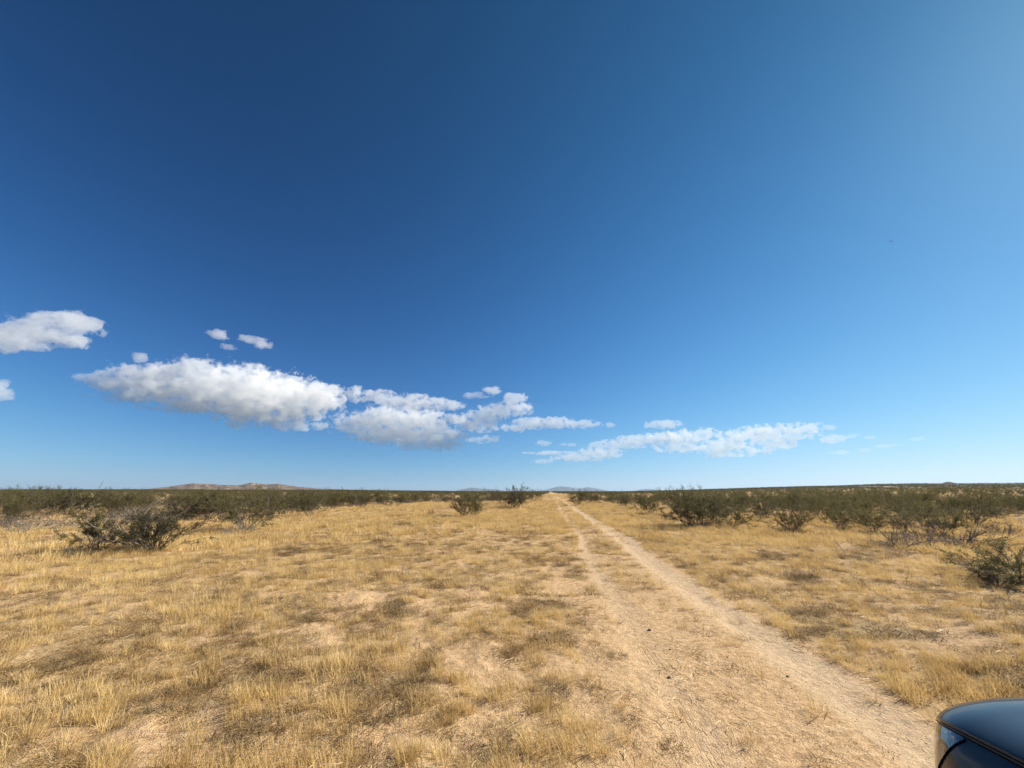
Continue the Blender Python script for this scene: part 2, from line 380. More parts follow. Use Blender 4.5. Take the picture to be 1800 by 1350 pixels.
# ---------------------------------------------------------------- plant materials
def leaf_material(name, a, b, c, transl=.25, rough=.6, scale=2.2):
    t = NT(name); oi = t.n('ShaderNodeObjectInfo'); geo = t.n('ShaderNodeNewGeometry')
    n = t.noise(geo.outputs['Position'], scale, 3, .6); f = t.noise(geo.outputs['Position'], 40, 1)
    m = t.math('ADD', t.math('ADD', t.math('MULTIPLY', n, .45), t.math('MULTIPLY', f, .40)), t.math('MULTIPLY', oi.outputs['Random'], .15))
    col = t.ramp(m, [(.30, a), (.52, b), (.74, c)])
    d = t.n('ShaderNodeBsdfPrincipled', **{'Base Color': col, 'Roughness': rough, 'Specular IOR Level': .25})
    tr = t.n('ShaderNodeBsdfTranslucent', Color=col)
    mx = t.n('ShaderNodeMixShader', Fac=transl); t.link(d.outputs[0], mx.inputs[1]); t.link(tr.outputs[0], mx.inputs[2])
    return t.surf(mx)
M_LEAF = leaf_material('creosote_leaf', (.060, .056, .018), (.145, .128, .045), (.26, .22, .09), .4)
M_LEAFD = leaf_material('dark_scrub_leaf', (.045, .043, .020), (.10, .090, .042), (.19, .162, .082), .4)
M_LEAFG = leaf_material('dull_twig_leaf', (.06, .052, .032), (.11, .095, .055), (.19, .16, .09))
M_WOOD = leaf_material('grey_stem', (.055, .043, .034), (.145, .118, .095), (.34, .29, .24), .0, .8, 5)
M_DEAD = leaf_material('bleached_stem', (.09, .07, .055), (.25, .205, .165), (.50, .44, .36), .0, .8, 5)
M_GRASS = leaf_material('dry_grass_blade', (.33, .205, .075), (.68, .485, .20), (.93, .74, .39), .35, .55, .5)
M_WEED = leaf_material('brown_weed', (.10, .062, .025), (.32, .205, .084), (.62, .425, .185), .25, .7, .7)
M_GREYW = leaf_material('grey_weed', (.10, .08, .05), (.22, .175, .11), (.40, .32, .20), .2, .8, .7)
M_STRAW = leaf_material('pale_straw', (.50, .38, .19), (.70, .56, .32), (.85, .74, .50), .25, .5, 3)
# ---------------------------------------------------------------- bush meshes
def bush_meshes(seed, H=1.5, Wd=1.25, stems=20, leaves=5200, arch=0., dead=.0, low=False, leafz=.24, droop=0., leafsize=.026, bias=(0, 0)):
    """Stems fan out from one root, fork twice and carry small leaves on the outer twigs. Returns (stem mesh, leaf mesh)."""
    rng = np.random.default_rng(seed); wood = MB(); tips = []
    for s in range(stems):
        a = rng.uniform(0, 2 * math.pi); sp_ = rng.uniform(.1, 1) ** .75
        tilt = sp_ * 1.22 * Wd / H * .75
        d = np.array([math.cos(a) * math.sin(tilt) + bias[0], math.sin(a) * math.sin(tilt) + bias[1], math.cos(tilt)])
        L = H * rng.uniform(.72, 1.08) / max(.62, d[2] ** .5)
        P = [np.array([math.cos(a), math.sin(a), 0]) * rng.uniform(0, .14) - np.array([0, 0, .04])]
        seg = 6; bend = rng.normal(size=3) * .10; is_dead = rng.random() < dead
        for k in range(seg):
            d = d + bend + rng.normal(size=3) * .07 + np.array([0, 0, (-.16 * arch if is_dead or arch > .5 else .03) - droop * .05 * k])
            d /= np.linalg.norm(d); P.append(P[-1] + d * L / seg)
        P = np.array(P); P[1:, 2] = np.maximum(P[1:, 2], .03)
        r0 = rng.uniform(.007, .014) * (1.8 if dead >= 1 and H > .8 else 1); tube(wood, P, np.linspace(r0, r0 * .35, seg + 1))
        for c in range(3 if low else rng.integers(4, 7)):
            u = rng.uniform(.3, .98) * seg; i = int(min(u, seg - 1)); q = P[i] + (P[i + 1] - P[i]) * (u - i)
            dd = (P[i + 1] - P[i]); dd = dd / np.linalg.norm(dd) + rng.normal(size=3) * .42; dd[2] += .12; dd /= np.linalg.norm(dd)
            l2 = L * rng.uniform(.18, .38); m = 3; Q = [q]
            for k in range(m): dd = dd + rng.normal(size=3) * .13; dd /= np.linalg.norm(dd); Q.append(Q[-1] + dd * l2 / m)
            Q = np.array(Q); tube(wood, Q, np.linspace(r0 * .45, r0 * .18, m + 1))
            for g in range(1 if low else 3):
                v = rng.uniform(.4, 1) * m; i2 = int(min(v, m - 1)); w = Q[i2] + (Q[i2 + 1] - Q[i2]) * (v - i2)
                d3 = dd + rng.normal(size=3) * .5; d3 /= np.linalg.norm(d3); e = w + d3 * l2 * rng.uniform(.35, .7)
                tube(wood, [w, (w + e) / 2 + rng.normal(size=3) * .01, e], [r0 * .2, r0 * .15, r0 * .08])
                if not is_dead and e[2] > H * leafz * rng.uniform(.4, 1.1): tips.append((w, e))
            if not is_dead and Q[-1][2] > H * leafz: tips.append((Q[1], Q[-1]))
    wm = wood.mesh('stems')
    if not tips or leaves <= 0: return wm, None
    T = np.array(tips); n = leaves; idx = rng.integers(0, len(T), n)
    wt_ = rng.uniform(.15, 1.12, n)[:, None]
    Pp = T[idx, 0] * (1 - wt_) + T[idx, 1] * wt_ + rng.normal(size=(n, 3)) * .026 * (H / 1.5) * (2 if low else 1)
    lb = MB(); s = rng.uniform(.7, 1.35, n) * leafsize
    diamonds(lb, Pp, s, s * .55, rng, .5)
    return wm, lb.mesh('leaves')
PROTO = {}
def proto(key, **kw):
    if key not in PROTO: PROTO[key] = bush_meshes(**kw)
    return PROTO[key]
for k in range(7): proto(('green', k), seed=400 + k, H=[1.65, 1.45, 1.7, 1.4, 1.55, 1.65, 1.3][k], Wd=[1.35, 1.5, 1.2, 1.45, 1.65, 1.35, 1.3][k], stems=[30, 28, 32, 28, 32, 28, 26][k], dead=.12, leaves=15000, leafsize=.034, leafz=.10)
for k in range(3): proto(('grey', k), seed=430 + k, H=1.15, Wd=1.3, stems=26, dead=.25, leaves=11000, leafsize=.03, leafz=.1, arch=.5)
for k in range(3): proto(('dead', k), seed=440 + k, H=1.0, Wd=1.6, stems=40, dead=1., leaves=0, arch=.9)
for k in range(2): proto(('low', k), seed=450 + k, H=.55, Wd=.75, stems=34, dead=.2, leaves=1500, leafsize=.02, leafz=.2)
def mats_of(kind): return {'green': (M_WOOD, M_LEAF), 'grey': (M_WOOD, M_LEAFD), 'dead': (M_DEAD, None), 'low': (M_DEAD, M_LEAFG)}[kind]
for key, (w, l) in PROTO.items():
    a, b = mats_of(key[0]); w.materials.append(a)
    if l: l.materials.append(b)
def bush(kind, k, x, y, s, rz, label, cat='bush', group=None, sx=1., sz=1., tilt=(0, 0), name=None):
    w, l = PROTO[(kind, k)]
    e = D.objects.new(name or {'green': 'creosote_bush', 'grey': 'sparse_bush', 'dead': 'dead_bush', 'low': 'low_shrub'}[kind], None)
    C.objects.link(e); e.empty_display_size = .3
    e.location = (x, y, float(height(x, y)) - .02); e.rotation_euler = (tilt[0], tilt[1], rz); e.scale = (s * sx, s, s * sz)
    tag(e, label, cat, group)
    o = D.objects.new('branches', w); C.objects.link(o); o.parent = e
    if l: o = D.objects.new('foliage', l); C.objects.link(o); o.parent = e
    return e
placed = []
def hand(kind, k, px, py, hpx, label, rz=0., sx=1., sz=1., group=None, cat='bush', dist=None, tilt=(0, 0), **kw):
    """A bush whose root is seen at (px, py) of the photo and which is hpx photo pixels tall there."""
    x, y = at(px, py); zc = project(x, y, 0)[2]
    Hm = 1.16 * hpx * zc / FPX / .98; H0 = PROTO[(kind, k)][0]; top = max(v.co.z for v in H0.vertices)
    s = Hm / top
    placed.append((x, y, 1.1 * s))
    return bush(kind, k, x, y, s, rz, label, cat, group, sx, sz, tilt, **kw)
# big sprawling bush at the left, made specially: long bleached branches arching to the left out of a green heart
def special(name, key, kws, mats, px, py, label, cat='bush', rz=0, s=1.):
    w, l = bush_meshes(**kws); w.materials.append(mats[0])
    if l: l.materials.append(mats[1])
    PROTO[key] = (w, l); x, y = at(px, py); placed.append((x, y, 1.3))
    return bush(key[0], key[1], x, y, s, rz, label, cat, name=name)
special('sprawling_bush', ('green', 90), dict(seed=501, H=1.12, Wd=1.08, stems=46, dead=.15, leaves=15000, leafz=.05, leafsize=.03), (M_WOOD, M_LEAFD), 272, 968,
        'half-dead bush with dark green heart and bleached branches, in the grass at the left')
special('dead_bush', ('dead', 91), dict(seed=507, H=1.65, Wd=.9, stems=28, dead=1., leaves=0, arch=.22, bias=(-1.15, .1)), (M_DEAD, M_LEAF), 258, 966,
        'long bleached dead branches arching leftwards out of the half-dead bush', 'dead bush')
special('small_bush', ('green', 92), dict(seed=511, H=1.05, Wd=.62, stems=18, dead=.05, leaves=11000, leafsize=.03, leafz=.35), (M_WOOD, M_LEAF), 172, 968,
        'small green bush on a thin stem just left of the arching bleached branches')
special('dead_bush', ('dead', 93), dict(seed=513, H=.55, Wd=.95, stems=24, dead=1., leaves=0, arch=1.), (M_WOOD, M_LEAF), 140, 975,
        'low dark dead twigs at the foot of the small green bush at the left', 'dead bush')
hand('dead', 1, 50, 935, 34, 'small grey dead bush fanning up at the left picture edge', rz=.4, cat='dead bush')
hand('dead', 2, 108, 930, 24, 'low grey dead shrub between the two leftmost bushes', rz=1.4, cat='dead bush')
hand('green', 4, 432, 930, 66, 'wide green bush with grey sticks spilling from its base, left of the clearing', rz=.7, sx=1.15)
hand('dead', 0, 425, 934, 30, 'pile of bleached dead sticks in front of the wide green bush', rz=2.2, sx=1.3, sz=.8, cat='dead bush')
hand('green', 2, 545, 907, 44, 'rounded green bush at the front corner of the left scrub', rz=2.)
hand('grey', 1, 497, 903, 36, 'grey and green bush showing bare stems between two green bushes at left', rz=.3)
hand('green', 5, 470, 906, 44, 'green bush behind the wide bush with grey sticks', rz=1.)
hand('green', 1, 585, 894, 32, 'green bush next right of the rounded corner bush', rz=4.)
hand('green', 2, 815, 908, 43, 'bushy green creosote standing alone in the grass left of the track', rz=.5, sx=.98)
hand('green', 0, 835, 907, 33, 'small upright green bush against the right side of the lone creosote', rz=2.5, sx=.8)
hand('low', 0, 757, 905, 10, 'tiny grey shrub in the grass left of the lone creosote', rz=1, cat='shrub')
hand('grey', 0, 895, 894, 36, 'brownish sparse bush behind and right of the lone creosote', rz=1.1, sx=1.25)
hand('grey', 2, 908, 893, 38, 'tall sparse bush poking above the horizon left of the track', rz=4, sx=.7)
hand('green', 3, 938, 881, 19, 'dark green bush at the left edge of the track near its far end', rz=2)
hand('green', 5, 668, 888, 25, 'green bush at the front of the middle row left of the lone creosote', rz=3.1)
hand('green', 6, 700, 890, 24, 'compact green bush leading the middle row, left of the tiny grey shrub', rz=2.1)
hand('low', 1, 636, 893, 9, 'small grey mound of twigs on the reddish bare patch at left', rz=1, cat='shrub')
hand('green', 1, 1015, 889, 27, 'green bush right beside the right edge of the track far ahead', rz=1)
hand('green', 3, 1040, 886, 21, 'green bush second from the far right edge of the track', rz=2)
hand('green', 0, 1098, 894, 24, 'green bush in the row right of the track, just left of its near end', rz=2.8)
hand('green', 4, 1145, 904, 32, 'dense green bush at the near end of the row right of the track', rz=1.8)
hand('green', 6, 1130, 897, 26, 'green bush tucked behind the near end of the row right of track', rz=.8)
hand('green', 0, 1212, 927, 66, 'largest green bush right of the track, its top poking above the horizon', rz=.9, sx=1.0)
hand('green', 5, 1262, 922, 50, 'green bush merging with the right side of the largest bush', rz=3.3)
hand('grey', 1, 1232, 926, 48, 'leaning grey dead-tipped bush inside the pair of large bushes', rz=2.9)
hand('green', 3, 1288, 925, 38, 'shorter green bush ending the large clump right of the track', rz=4.4)
hand('green', 4, 1395, 934, 46, 'broad olive bush standing alone between the large clump and the dark thicket', rz=5, sx=1.35)
hand('low', 1, 1388, 938, 20, 'grey twiggy shrub at the foot of the broad olive bush', rz=2, cat='shrub', sx=1.6)
hand('green', 1, 1482, 930, 38, 'green bush at the left end of the dark thicket', rz=.2, sx=1.35)
hand('green', 2, 1535, 936, 40, 'darkest dense bush in the middle of the dark thicket', rz=2.2, sx=1.5)
hand('green', 5, 1590, 940, 42, 'wide green bush behind the left of the dead brush pile', rz=3.9, sx=1.6)
hand('green', 6, 1655, 944, 42, 'green bush behind the right of the dead brush pile', rz=1.3, sx=1.5)
hand('green', 0, 28, 908, 46, 'green bush behind the small grey dead bush at the left picture edge', rz=1.1, sx=1.2)
hand('grey', 1, 118, 905, 40, 'dull sparse bush behind the low grey dead shrub at left', rz=2.4, sx=1.3)
hand('green', 5, 200, 908, 44, 'green bush seen just above the arching bleached branches', rz=.1, sx=1.2)
hand('grey', 2, 318, 914, 42, 'sparse grey-green bush between the half-dead bush and the wide bush', rz=3.1, sx=1.3)
hand('green', 6, 368, 912, 46, 'olive bush just left of the wide bush with grey sticks', rz=1.6, sx=1.3)
hand('green', 2, 1345, 914, 38, 'green bush half hidden between the large clump and the broad olive bush', rz=.9, sx=1.3)
hand('green', 4, 1448, 914, 38, 'green bush behind the gap left of the dark thicket', rz=2.9, sx=1.3)
hand('green', 0, 1515, 922, 40, 'green bush behind the left end of the dark thicket', rz=1.7, sx=1.4)
hand('green', 5, 1622, 927, 40, 'green bush in the second row over the dead brush pile', rz=.5, sx=1.4)
hand('green', 3, 72, 888, 30, 'green bush on the skyline near the left picture edge', rz=.7, sx=1.3)
hand('grey', 0, 1710, 925, 40, 'dark grey twiggy bush right of the thicket', rz=2.1)
hand('dead', 0, 1582, 968, 44, 'left half of the dark dead brush pile in the right grass, arching stems', rz=1.9, sx=1.15, cat='dead bush', group=None)
hand('dead', 2, 1630, 965, 46, 'middle of the dead brush pile, tangled low stems in the right grass', rz=.9, sx=1.2, cat='dead bush')
hand('dead', 1, 1692, 963, 56, 'upright bare forked bush at the right end of the dead brush pile', rz=4., sx=.8, sz=1.1, cat='dead bush')
hand('low', 0, 1765, 944, 30, 'small blue-grey shrub on bare soil right of the dead brush pile', rz=.3, cat='shrub')
hand('green', 3, 1800, 1026, 82, 'dark bush cut by the right edge of the picture, nearest of all bushes', rz=.6, sx=1.2, sz=.85)
hand('grey', 2, 1752, 1030, 50, 'spreading low branches with leaves left of the nearest right bush', rz=1.1, sx=1.1, sz=.8)
# pale stick rising out of the largest bush
def stick(name, pts, r, mat, label, cat='stick', k=6):
    mb = MB(); P = np.array(pts, float); o0 = P[0].copy(); tube(mb, P - o0, np.linspace(r, r * .55, len(P)), k)
    o = link(name, mb.mesh(name, True), mat); o.location = o0; return tag(o, label, cat)
x, y = at(1216, 925); stick('bare_branch', [(x + .1, y, .9), (x - .05, y, 1.3), (x - .35, y - .1, 1.62), (x - .58, y - .1, 1.86)], .018, M_DEAD, 'pale bare branch sticking up out of the largest bush', 'branch')
a = at(1472, 971); b = at(1491, 985); stick('stick', [(a[0], a[1], .32), ((a[0] + b[0]) / 2, (a[1] + b[1]) / 2 + .03, .26), (b[0], b[1], .10)], .014, M_WOOD, 'short dark stick lying in the dry grass right of the track')
x, y = 60 * math.sin(az_of(170)), 60 * math.cos(az_of(170)); z0 = float(height(x, y))
stick('dry_stalk', [(x, y, z0), (x + .1, y, z0 + 1.8), (x + .4, y, z0 + 2.75)], .03, M_WOOD, 'thin leaning stalk above the bushes on the left horizon', 'stalk')
# ---------------------------------------------------------------- the rest of the scrub: individuals first, the far mass as one object
rng = np.random.default_rng(5)
def candidates(r0, r1, dens, seed, n=None):
    g = np.random.default_rng(seed); span = rad(62)
    n = int(dens * span * (r1 * r1 - r0 * r0))
    r = np.sqrt(g.uniform(r0 * r0, r1 * r1, n)); a = g.uniform(-span, span, n) - YAW
    return r * np.sin(a), r * np.cos(a), g
x, y, g = candidates(9, 95, .15, 7)
ok = scrub_zone(x, y) & (fbm(x / 14, y / 14, 131, 3) + .25 * g.random(len(x)) > .46)
x, y = x[ok], y[ok]; order = np.argsort(np.hypot(x, y)); x, y = x[order], y[order]
NAMES = [(560, 'scrub below the rocky hills'), (930, 'scrub left of the lone creosote'), (1180, 'row along the right track edge'), (1450, 'scrub behind the large clump'), (9999, 'dark scrub at the far right')]
count = 0
for xi, yi in zip(x, y):
    if count >= 234: break
    px, py, zc = (float(v) for v in project(xi, yi, .5))
    if px < -60 or px > 1860: continue
    if any((xi - p[0]) ** 2 + (yi - p[1]) ** 2 < (1.0 * (p[2] + .9)) ** 2 for p in placed): continue
    r = math.hypot(xi, yi)
    if r < 13 and px < 500: continue
    placed.append((xi, yi, .9))
    kr = rng.random(); left = px < 560
    kind = 'green' if kr < (.60 if left else .78) else 'grey' if kr < (.74 if left else .88) else 'dead' if kr < (.84 if left else .91) else 'low'
    k = int(rng.integers(0, {'green': 7, 'grey': 3, 'dead': 3, 'low': 2}[kind]))
    zone = next(t for lim, t in NAMES if px < lim)
    band = 'nearer' if r < 30 else 'middle-distance' if r < 55 else 'farther'
    what = {'green': 'olive green bush', 'grey': 'sparse grey-green bush', 'dead': 'leafless grey bush', 'low': 'low dull shrub'}[kind]
    if band == 'nearer': lab = f'{what} at the near side of the {zone}'
    else: lab = f'{what} in the {band} {zone}'
    bush(kind, k, xi, yi, rng.uniform(.62, 1.0) * (1.08 if px < 900 else 1.0), rng.uniform(0, 6.28), lab, 'shrub' if kind == 'low' else 'bush', f'{what}es in the {band} {zone}'.replace('shrubes', 'shrubs'), sx=rng.uniform(.95, 1.35))
    count += 1; rlast = r
print('individual bushes', count, 'out to', round(rlast, 1))
# instancing of stuff -------------------------------------------------------
def instancer(name, P, rotz, scl, idx, protos, label=None, cat=None, tilt=None):
    """One object: points that carry copies of a few small meshes."""
    col = D.collections.new(name + '_shapes')
    for i, (me, mat) in enumerate(protos):
        if isinstance(me, tuple):
            pass
        o = D.objects.new(f'{name}_shape_{i:02d}', me); col.objects.link(o)
        if mat and not len(me.materials): me.materials.append(mat)
    me = D.meshes.new(name); me.vertices.add(len(P)); me.vertices.foreach_set('co', np.asarray(P, np.float32).ravel())
    rot = np.zeros((len(P), 3), np.float32); rot[:, 2] = rotz
    if tilt is not None: rot[:, :2] = tilt
    me.attributes.new('rot', 'FLOAT_VECTOR', 'POINT').data.foreach_set('vector', rot.ravel())
    me.attributes.new('scl', 'FLOAT', 'POINT').data.foreach_set('value', np.asarray(scl, np.float32))
    me.attributes.new('idx', 'INT', 'POINT').data.foreach_set('value', np.asarray(idx, np.int32))
    o = link(name, me)
    ng = D.node_groups.new(name, 'GeometryNodeTree')
    ng.interface.new_socket('Geometry', in_out='INPUT', socket_type='NodeSocketGeometry')
    ng.interface.new_socket('Geometry', in_out='OUTPUT', socket_type='NodeSocketGeometry')
    N = ng.nodes; gi = N.new('NodeGroupInput'); go = N.new('NodeGroupOutput')
    ci = N.new('GeometryNodeCollectionInfo'); ci.inputs['Collection'].default_value = col
    ci.inputs['Separate Children'].default_value = True; ci.inputs['Reset Children'].default_value = True
    ip = N.new('GeometryNodeInstanceOnPoints'); ip.inputs['Pick Instance'].default_value = True
    def attr(n, dt):
        a = N.new('GeometryNodeInputNamedAttribute'); a.data_type = dt; a.inputs['Name'].default_value = n; return a.outputs['Attribute']
    ng.links.new(gi.outputs[0], ip.inputs['Points']); ng.links.new(ci.outputs[0], ip.inputs['Instance'])
    ng.links.new(attr('idx', 'INT'), ip.inputs['Instance Index']); ng.links.new(attr('rot', 'FLOAT_VECTOR'), ip.inputs['Rotation'])
    ng.links.new(attr('scl', 'FLOAT'), ip.inputs['Scale']); ng.links.new(ip.outputs[0], go.inputs[0])
    md = o.modifiers.new('scatter', 'NODES'); md.node_group = ng
    return tag(o, label, cat, kind='stuff')
def join_meshes(name, parts):
    """Joins (mesh, material) parts into one mesh with material slots."""
    out = MB(); sizes = []
    V = []; F = {3: [], 4: []}; MI = {3: [], 4: []}; n = 0
    for mi, (me, mat) in enumerate(parts):
        if me is None: continue
        v = np.zeros(len(me.vertices) * 3, np.float32); me.vertices.foreach_get('co', v); V.append(v.reshape(-1, 3))
        li = np.zeros(len(me.loops), np.int32); me.loops.foreach_get('vertex_index', li)
        ls = np.zeros(len(me.polygons), np.int32); me.polygons.foreach_get('loop_start', ls)
        lt = np.zeros(len(me.polygons), np.int32); me.polygons.foreach_get('loop_total', lt)
        for k in (3, 4):
            st = ls[lt == k]
            if len(st): F[k].append(li[st[:, None] + np.arange(k)] + n); MI[k].append(np.full(len(st), mi))
        n += len(me.vertices)
    me = mesh_from(name, np.concatenate(V), [np.concatenate(F[k]) for k in (3, 4) if F[k]])
    me.polygons.foreach_set('material_index', np.concatenate([np.concatenate(MI[k]) for k in (3, 4) if F[k]]).astype(np.int32))
    for _, mat in parts: me.materials.append(mat)
    return me
lowp = []
for k in range(4):
    w, l = bush_meshes(seed=470 + k, H=1.5, Wd=1.4, stems=12, leaves=2600, low=True, leafsize=.055, leafz=.12)
    lowp.append((join_meshes('far_bush', [(w, M_WOOD), (l, M_LEAF if k < 3 else M_LEAFD)]), None))
w, l = bush_meshes(seed=475, H=1.0, Wd=1.4, stems=16, leaves=120, low=True, leafsize=.06, arch=.5, dead=.5)
lowp.append((join_meshes('far_bush', [(w, M_WOOD), (l, M_LEAFG)]), None))
PX, PY, PS = [], [], []
for r0, r1, dn, sd, s0, s1, thr in ((rlast * .8, 220, .050, 21, .6, 1.1, .53), (220, 600, .020, 22, .65, 1.15, .50), (600, 1700, .005, 23, .8, 1.5, .48), (1700, 3000, .0015, 24, 1.1, 1.9, .50)):
    x, y, g = candidates(r0, r1, dn, sd)
    ok = scrub_zone(x, y) & (fbm(x / (16 if r0 < 500 else 90), y / (16 if r0 < 500 else 90), 131, 3) + .2 * g.random(len(x)) > thr)
    x, y = x[ok], y[ok]
    if r0 < 100:
        pl = np.array([(p[0], p[1]) for p in placed]); keep = np.array([np.min((pl[:, 0] - a) ** 2 + (pl[:, 1] - b) ** 2) > 3.0 and math.hypot(a, b) > rlast * .97 or (math.hypot(a, b) > rlast * .97) for a, b in zip(x, y)])
        x, y = x[keep], y[keep]
    PX.append(x); PY.append(y); PS.append(g.uniform(s0, s1, len(x)))
X_, Y_, S_ = np.concatenate(PX), np.concatenate(PY), np.concatenate(PS)
print('far bushes', len(X_))
g = np.random.default_rng(77)
instancer('desert_scrub', np.column_stack([X_, Y_, height(X_, Y_) - .03]), g.uniform(0, 6.28, len(X_)), S_, g.choice(5, len(X_), p=[.25, .25, .22, .14, .14]), lowp)
# low twiggy undergrowth between the bushes
under = []
for k, (h_, w_, lv, mt) in enumerate(((.42, .8, 260, M_LEAFG), (.34, .9, 0, M_LEAFG), (.5, .8, 700, M_LEAFD), (.38, .8, 500, M_LEAFG), (.45, 1.1, 0, M_LEAFG))):
    w, l = bush_meshes(seed=480 + k, H=h_, Wd=w_, stems=22, leaves=lv, leafsize=.03, leafz=.15, arch=.6, dead=0 if lv else 1)
    under.append((join_meshes('undergrowth', [(w, M_DEAD if k % 2 else M_WOOD)] + ([(l, mt)] if l else [])), None))
x, y, g = candidates(9, 110, .55, 52)
ok = scrub_zone(x, y) & (fbm(x / 7, y / 7, 141, 3) + .2 * g.random(len(x)) > .52) & (g.random(len(x)) < np.where(x < 0, 1., .5))
x, y = x[ok], y[ok]; print('undergrowth', len(x))
instancer('undergrowth', np.column_stack([x, y, height(x, y) - .02]), g.uniform(0, 6.28, len(x)), g.uniform(.6, 1.3, len(x)), g.integers(0, 5, len(x)), under)
# ---------------------------------------------------------------- dry grass, weeds, straw, pebbles
def clump(seed, n, h0, h1, spread, width, lean, curl, seg=3, flat=0., foot=.05):
    g = np.random.default_rng(seed); mb = MB()
    a = g.uniform(0, 6.283, n); b = np.column_stack([np.cos(a), np.sin(a)]) * (g.uniform(0, 1, n) ** .6 * foot)[:, None]
    h = g.uniform(h0, h1, n); out = g.uniform(0, 1, n) * spread
    d = np.column_stack([np.cos(a) * out + lean[0], np.sin(a) * out + lean[1], np.ones(n) * (1 - flat)]) + g.normal(size=(n, 3)) * .12
    d /= np.linalg.norm(d, axis=1)[:, None]
    side = np.column_stack([-d[:, 1], d[:, 0], np.zeros(n)]) + g.normal(size=(n, 3)) * .3; side /= np.linalg.norm(side, axis=1)[:, None]
    P = np.column_stack([b, np.full(n, -.01)]); rows = []
    cv = g.normal(size=(n, 3)) * curl
    for k in range(seg + 1):
        w = width * (1 - .72 * k / seg) * g.uniform(.8, 1.2, n)
        rows.append(np.stack([P - side * w[:, None] / 2, P + side * w[:, None] / 2], 1))
        d = d + cv + np.column_stack([d[:, 0], d[:, 1], -.22 * np.ones(n)]) * (.22 * (curl + .08) * 3); d /= np.linalg.norm(d, axis=1)[:, None]
        P = P + d * (h / seg)[:, None]
        P[:, 2] = np.maximum(P[:, 2], .004)
    V = np.stack(rows, 1).reshape(n, -1, 3); m = V.shape[1]; F = []
    base = np.arange(n)[:, None] * m
    for k in range(seg): F.append(np.concatenate([base + 2 * k, base + 2 * k + 1, base + 2 * k + 3, base + 2 * k + 2], 1))
    mb.add(V.reshape(-1, 3), np.concatenate(F)); return mb.mesh('clump')
LEAN = (-.16, .05)
tall = [(clump(600 + i, 44, .05, .165, .5, .0034, LEAN, .07, foot=.06), M_GRASS) for i in range(6)]
short = [(clump(620 + i, 34, .04, .11, .8, .0032, LEAN, .12, foot=.05), M_GRASS) for i in range(3)]
weed = [(clump(640 + i, 54, .05, .14, 1.7, .0042, (0, 0), .33, seg=4, flat=.45, foot=.09), M_WEED) for i in range(5)]
greyw = [(clump(660 + i, 54, .04, .12, 1.7, .0046, (0, 0), .38, seg=4, flat=.5, foot=.09), M_GREYW) for i in range(2)]
# wide-bladed versions for farther away, so that they survive at the size of a pixel
tall_f = [(clump(680 + i, 40, .08, .24, .6, .009, LEAN, .07, seg=2, foot=.16), M_GRASS) for i in range(4)]
weed_f = [(clump(690 + i, 44, .05, .14, 1.6, .009, (0, 0), .3, seg=2, flat=.45, foot=.2), M_WEED) for i in range(3)]
def scatter_grass():
    T, Wd_ = [], []
    for r0, r1, dn, sd, far_, sc in ((1.6, 7, 150, 31, False, .95), (7, 16, 80, 32, False, 1.05), (16, 34, 30, 33, True, 1.05), (34, 80, 10, 34, True, 1.35), (80, 220, .5, 35, True, 2.4)):
        x, y, g = candidates(r0, r1, dn, sd)
        cv = grass_cover(x, y); n = len(x)
        in_scrub = scrub_zone(x, y); cv = np.where(in_scrub, cv * .28, cv)
        if r0 >= 80: cv = np.where(in_scrub, cv, cv + .3)
        u = g.random(n)
        # patches of blond grass and of brown weeds alternate
        kind = fbm(x / .45, y / .45, 151, 3) * .78 + fbm(x / 4, y / 4, 161, 2) * .20 + (g.random(n) - .5) * .26 + .02
        blond = kind > .488
        keep = u < cv * np.where(blond, .72, .80)
        stray = (u > .985)
        k1 = (keep & blond) | (stray & (g.random(n) > .5)); k2 = (keep & ~blond) | (stray & ~k1)
        hs_ = .65 + .75 * fbm(x / 1.1, y / 1.1, 171, 3)
        for k, L in ((k1, T), (k2, Wd_)):
            L.append((x[k], y[k], (hs_[k] * g.uniform(.75, 1.2, k.sum()) * sc), np.full(k.sum(), far_), g))
    for nm, L, near_p, far_p, pn, nf, in (('dry_grass', T, tall + short, tall_f, [.13] * 6 + [.073] * 3, 4), ('low_weeds', Wd_, weed + greyw, weed_f, [.16] * 5 + [.10] * 2, 3)):
        x = np.concatenate([l[0] for l in L]); y = np.concatenate([l[1] for l in L]); s = np.concatenate([l[2] for l in L]); f = np.concatenate([l[3] for l in L])
        g = np.random.default_rng(99); n = len(x); pn = np.array(pn) / sum(pn)
        idx = np.where(f, len(near_p) + g.integers(0, nf, n), g.choice(len(near_p), n, p=pn))
        rz = g.normal(0, .7, n) if nm == 'dry_grass' else g.uniform(0, 6.28, n)
        print(nm, n)
        instancer(nm, np.column_stack([x, y, height(x, y)]), rz, s, idx, near_p + far_p)
scatter_grass()
# stubble: tiny tufts on the bare sand and the track middle
x, y, g = candidates(1.6, 22, 60, 41)
cv = grass_cover(x, y); t_ = np.minimum(np.abs(x - RUTS[0]), np.abs(x - RUTS[1]))
ok = (cv < .45) & (g.random(len(x)) < np.where(t_ < .2, .05, .42) * sst(.38, .6, fbm(x / .5, y / .5, 181, 3) + .1))
x, y = x[ok], y[ok]
stub = [(clump(700 + i, 16, .012, .045, 1.6, .0032, (0, 0), .25, seg=2, flat=.4, foot=.03), M_WEED if i < 3 else M_GRASS) for i in range(5)]
instancer('stubble', np.column_stack([x, y, height(x, y)]), g.uniform(0, 6.28, len(x)), g.uniform(.6, 1.5, len(x)), g.integers(0, 5, len(x)), stub)
print('stubble', len(x))
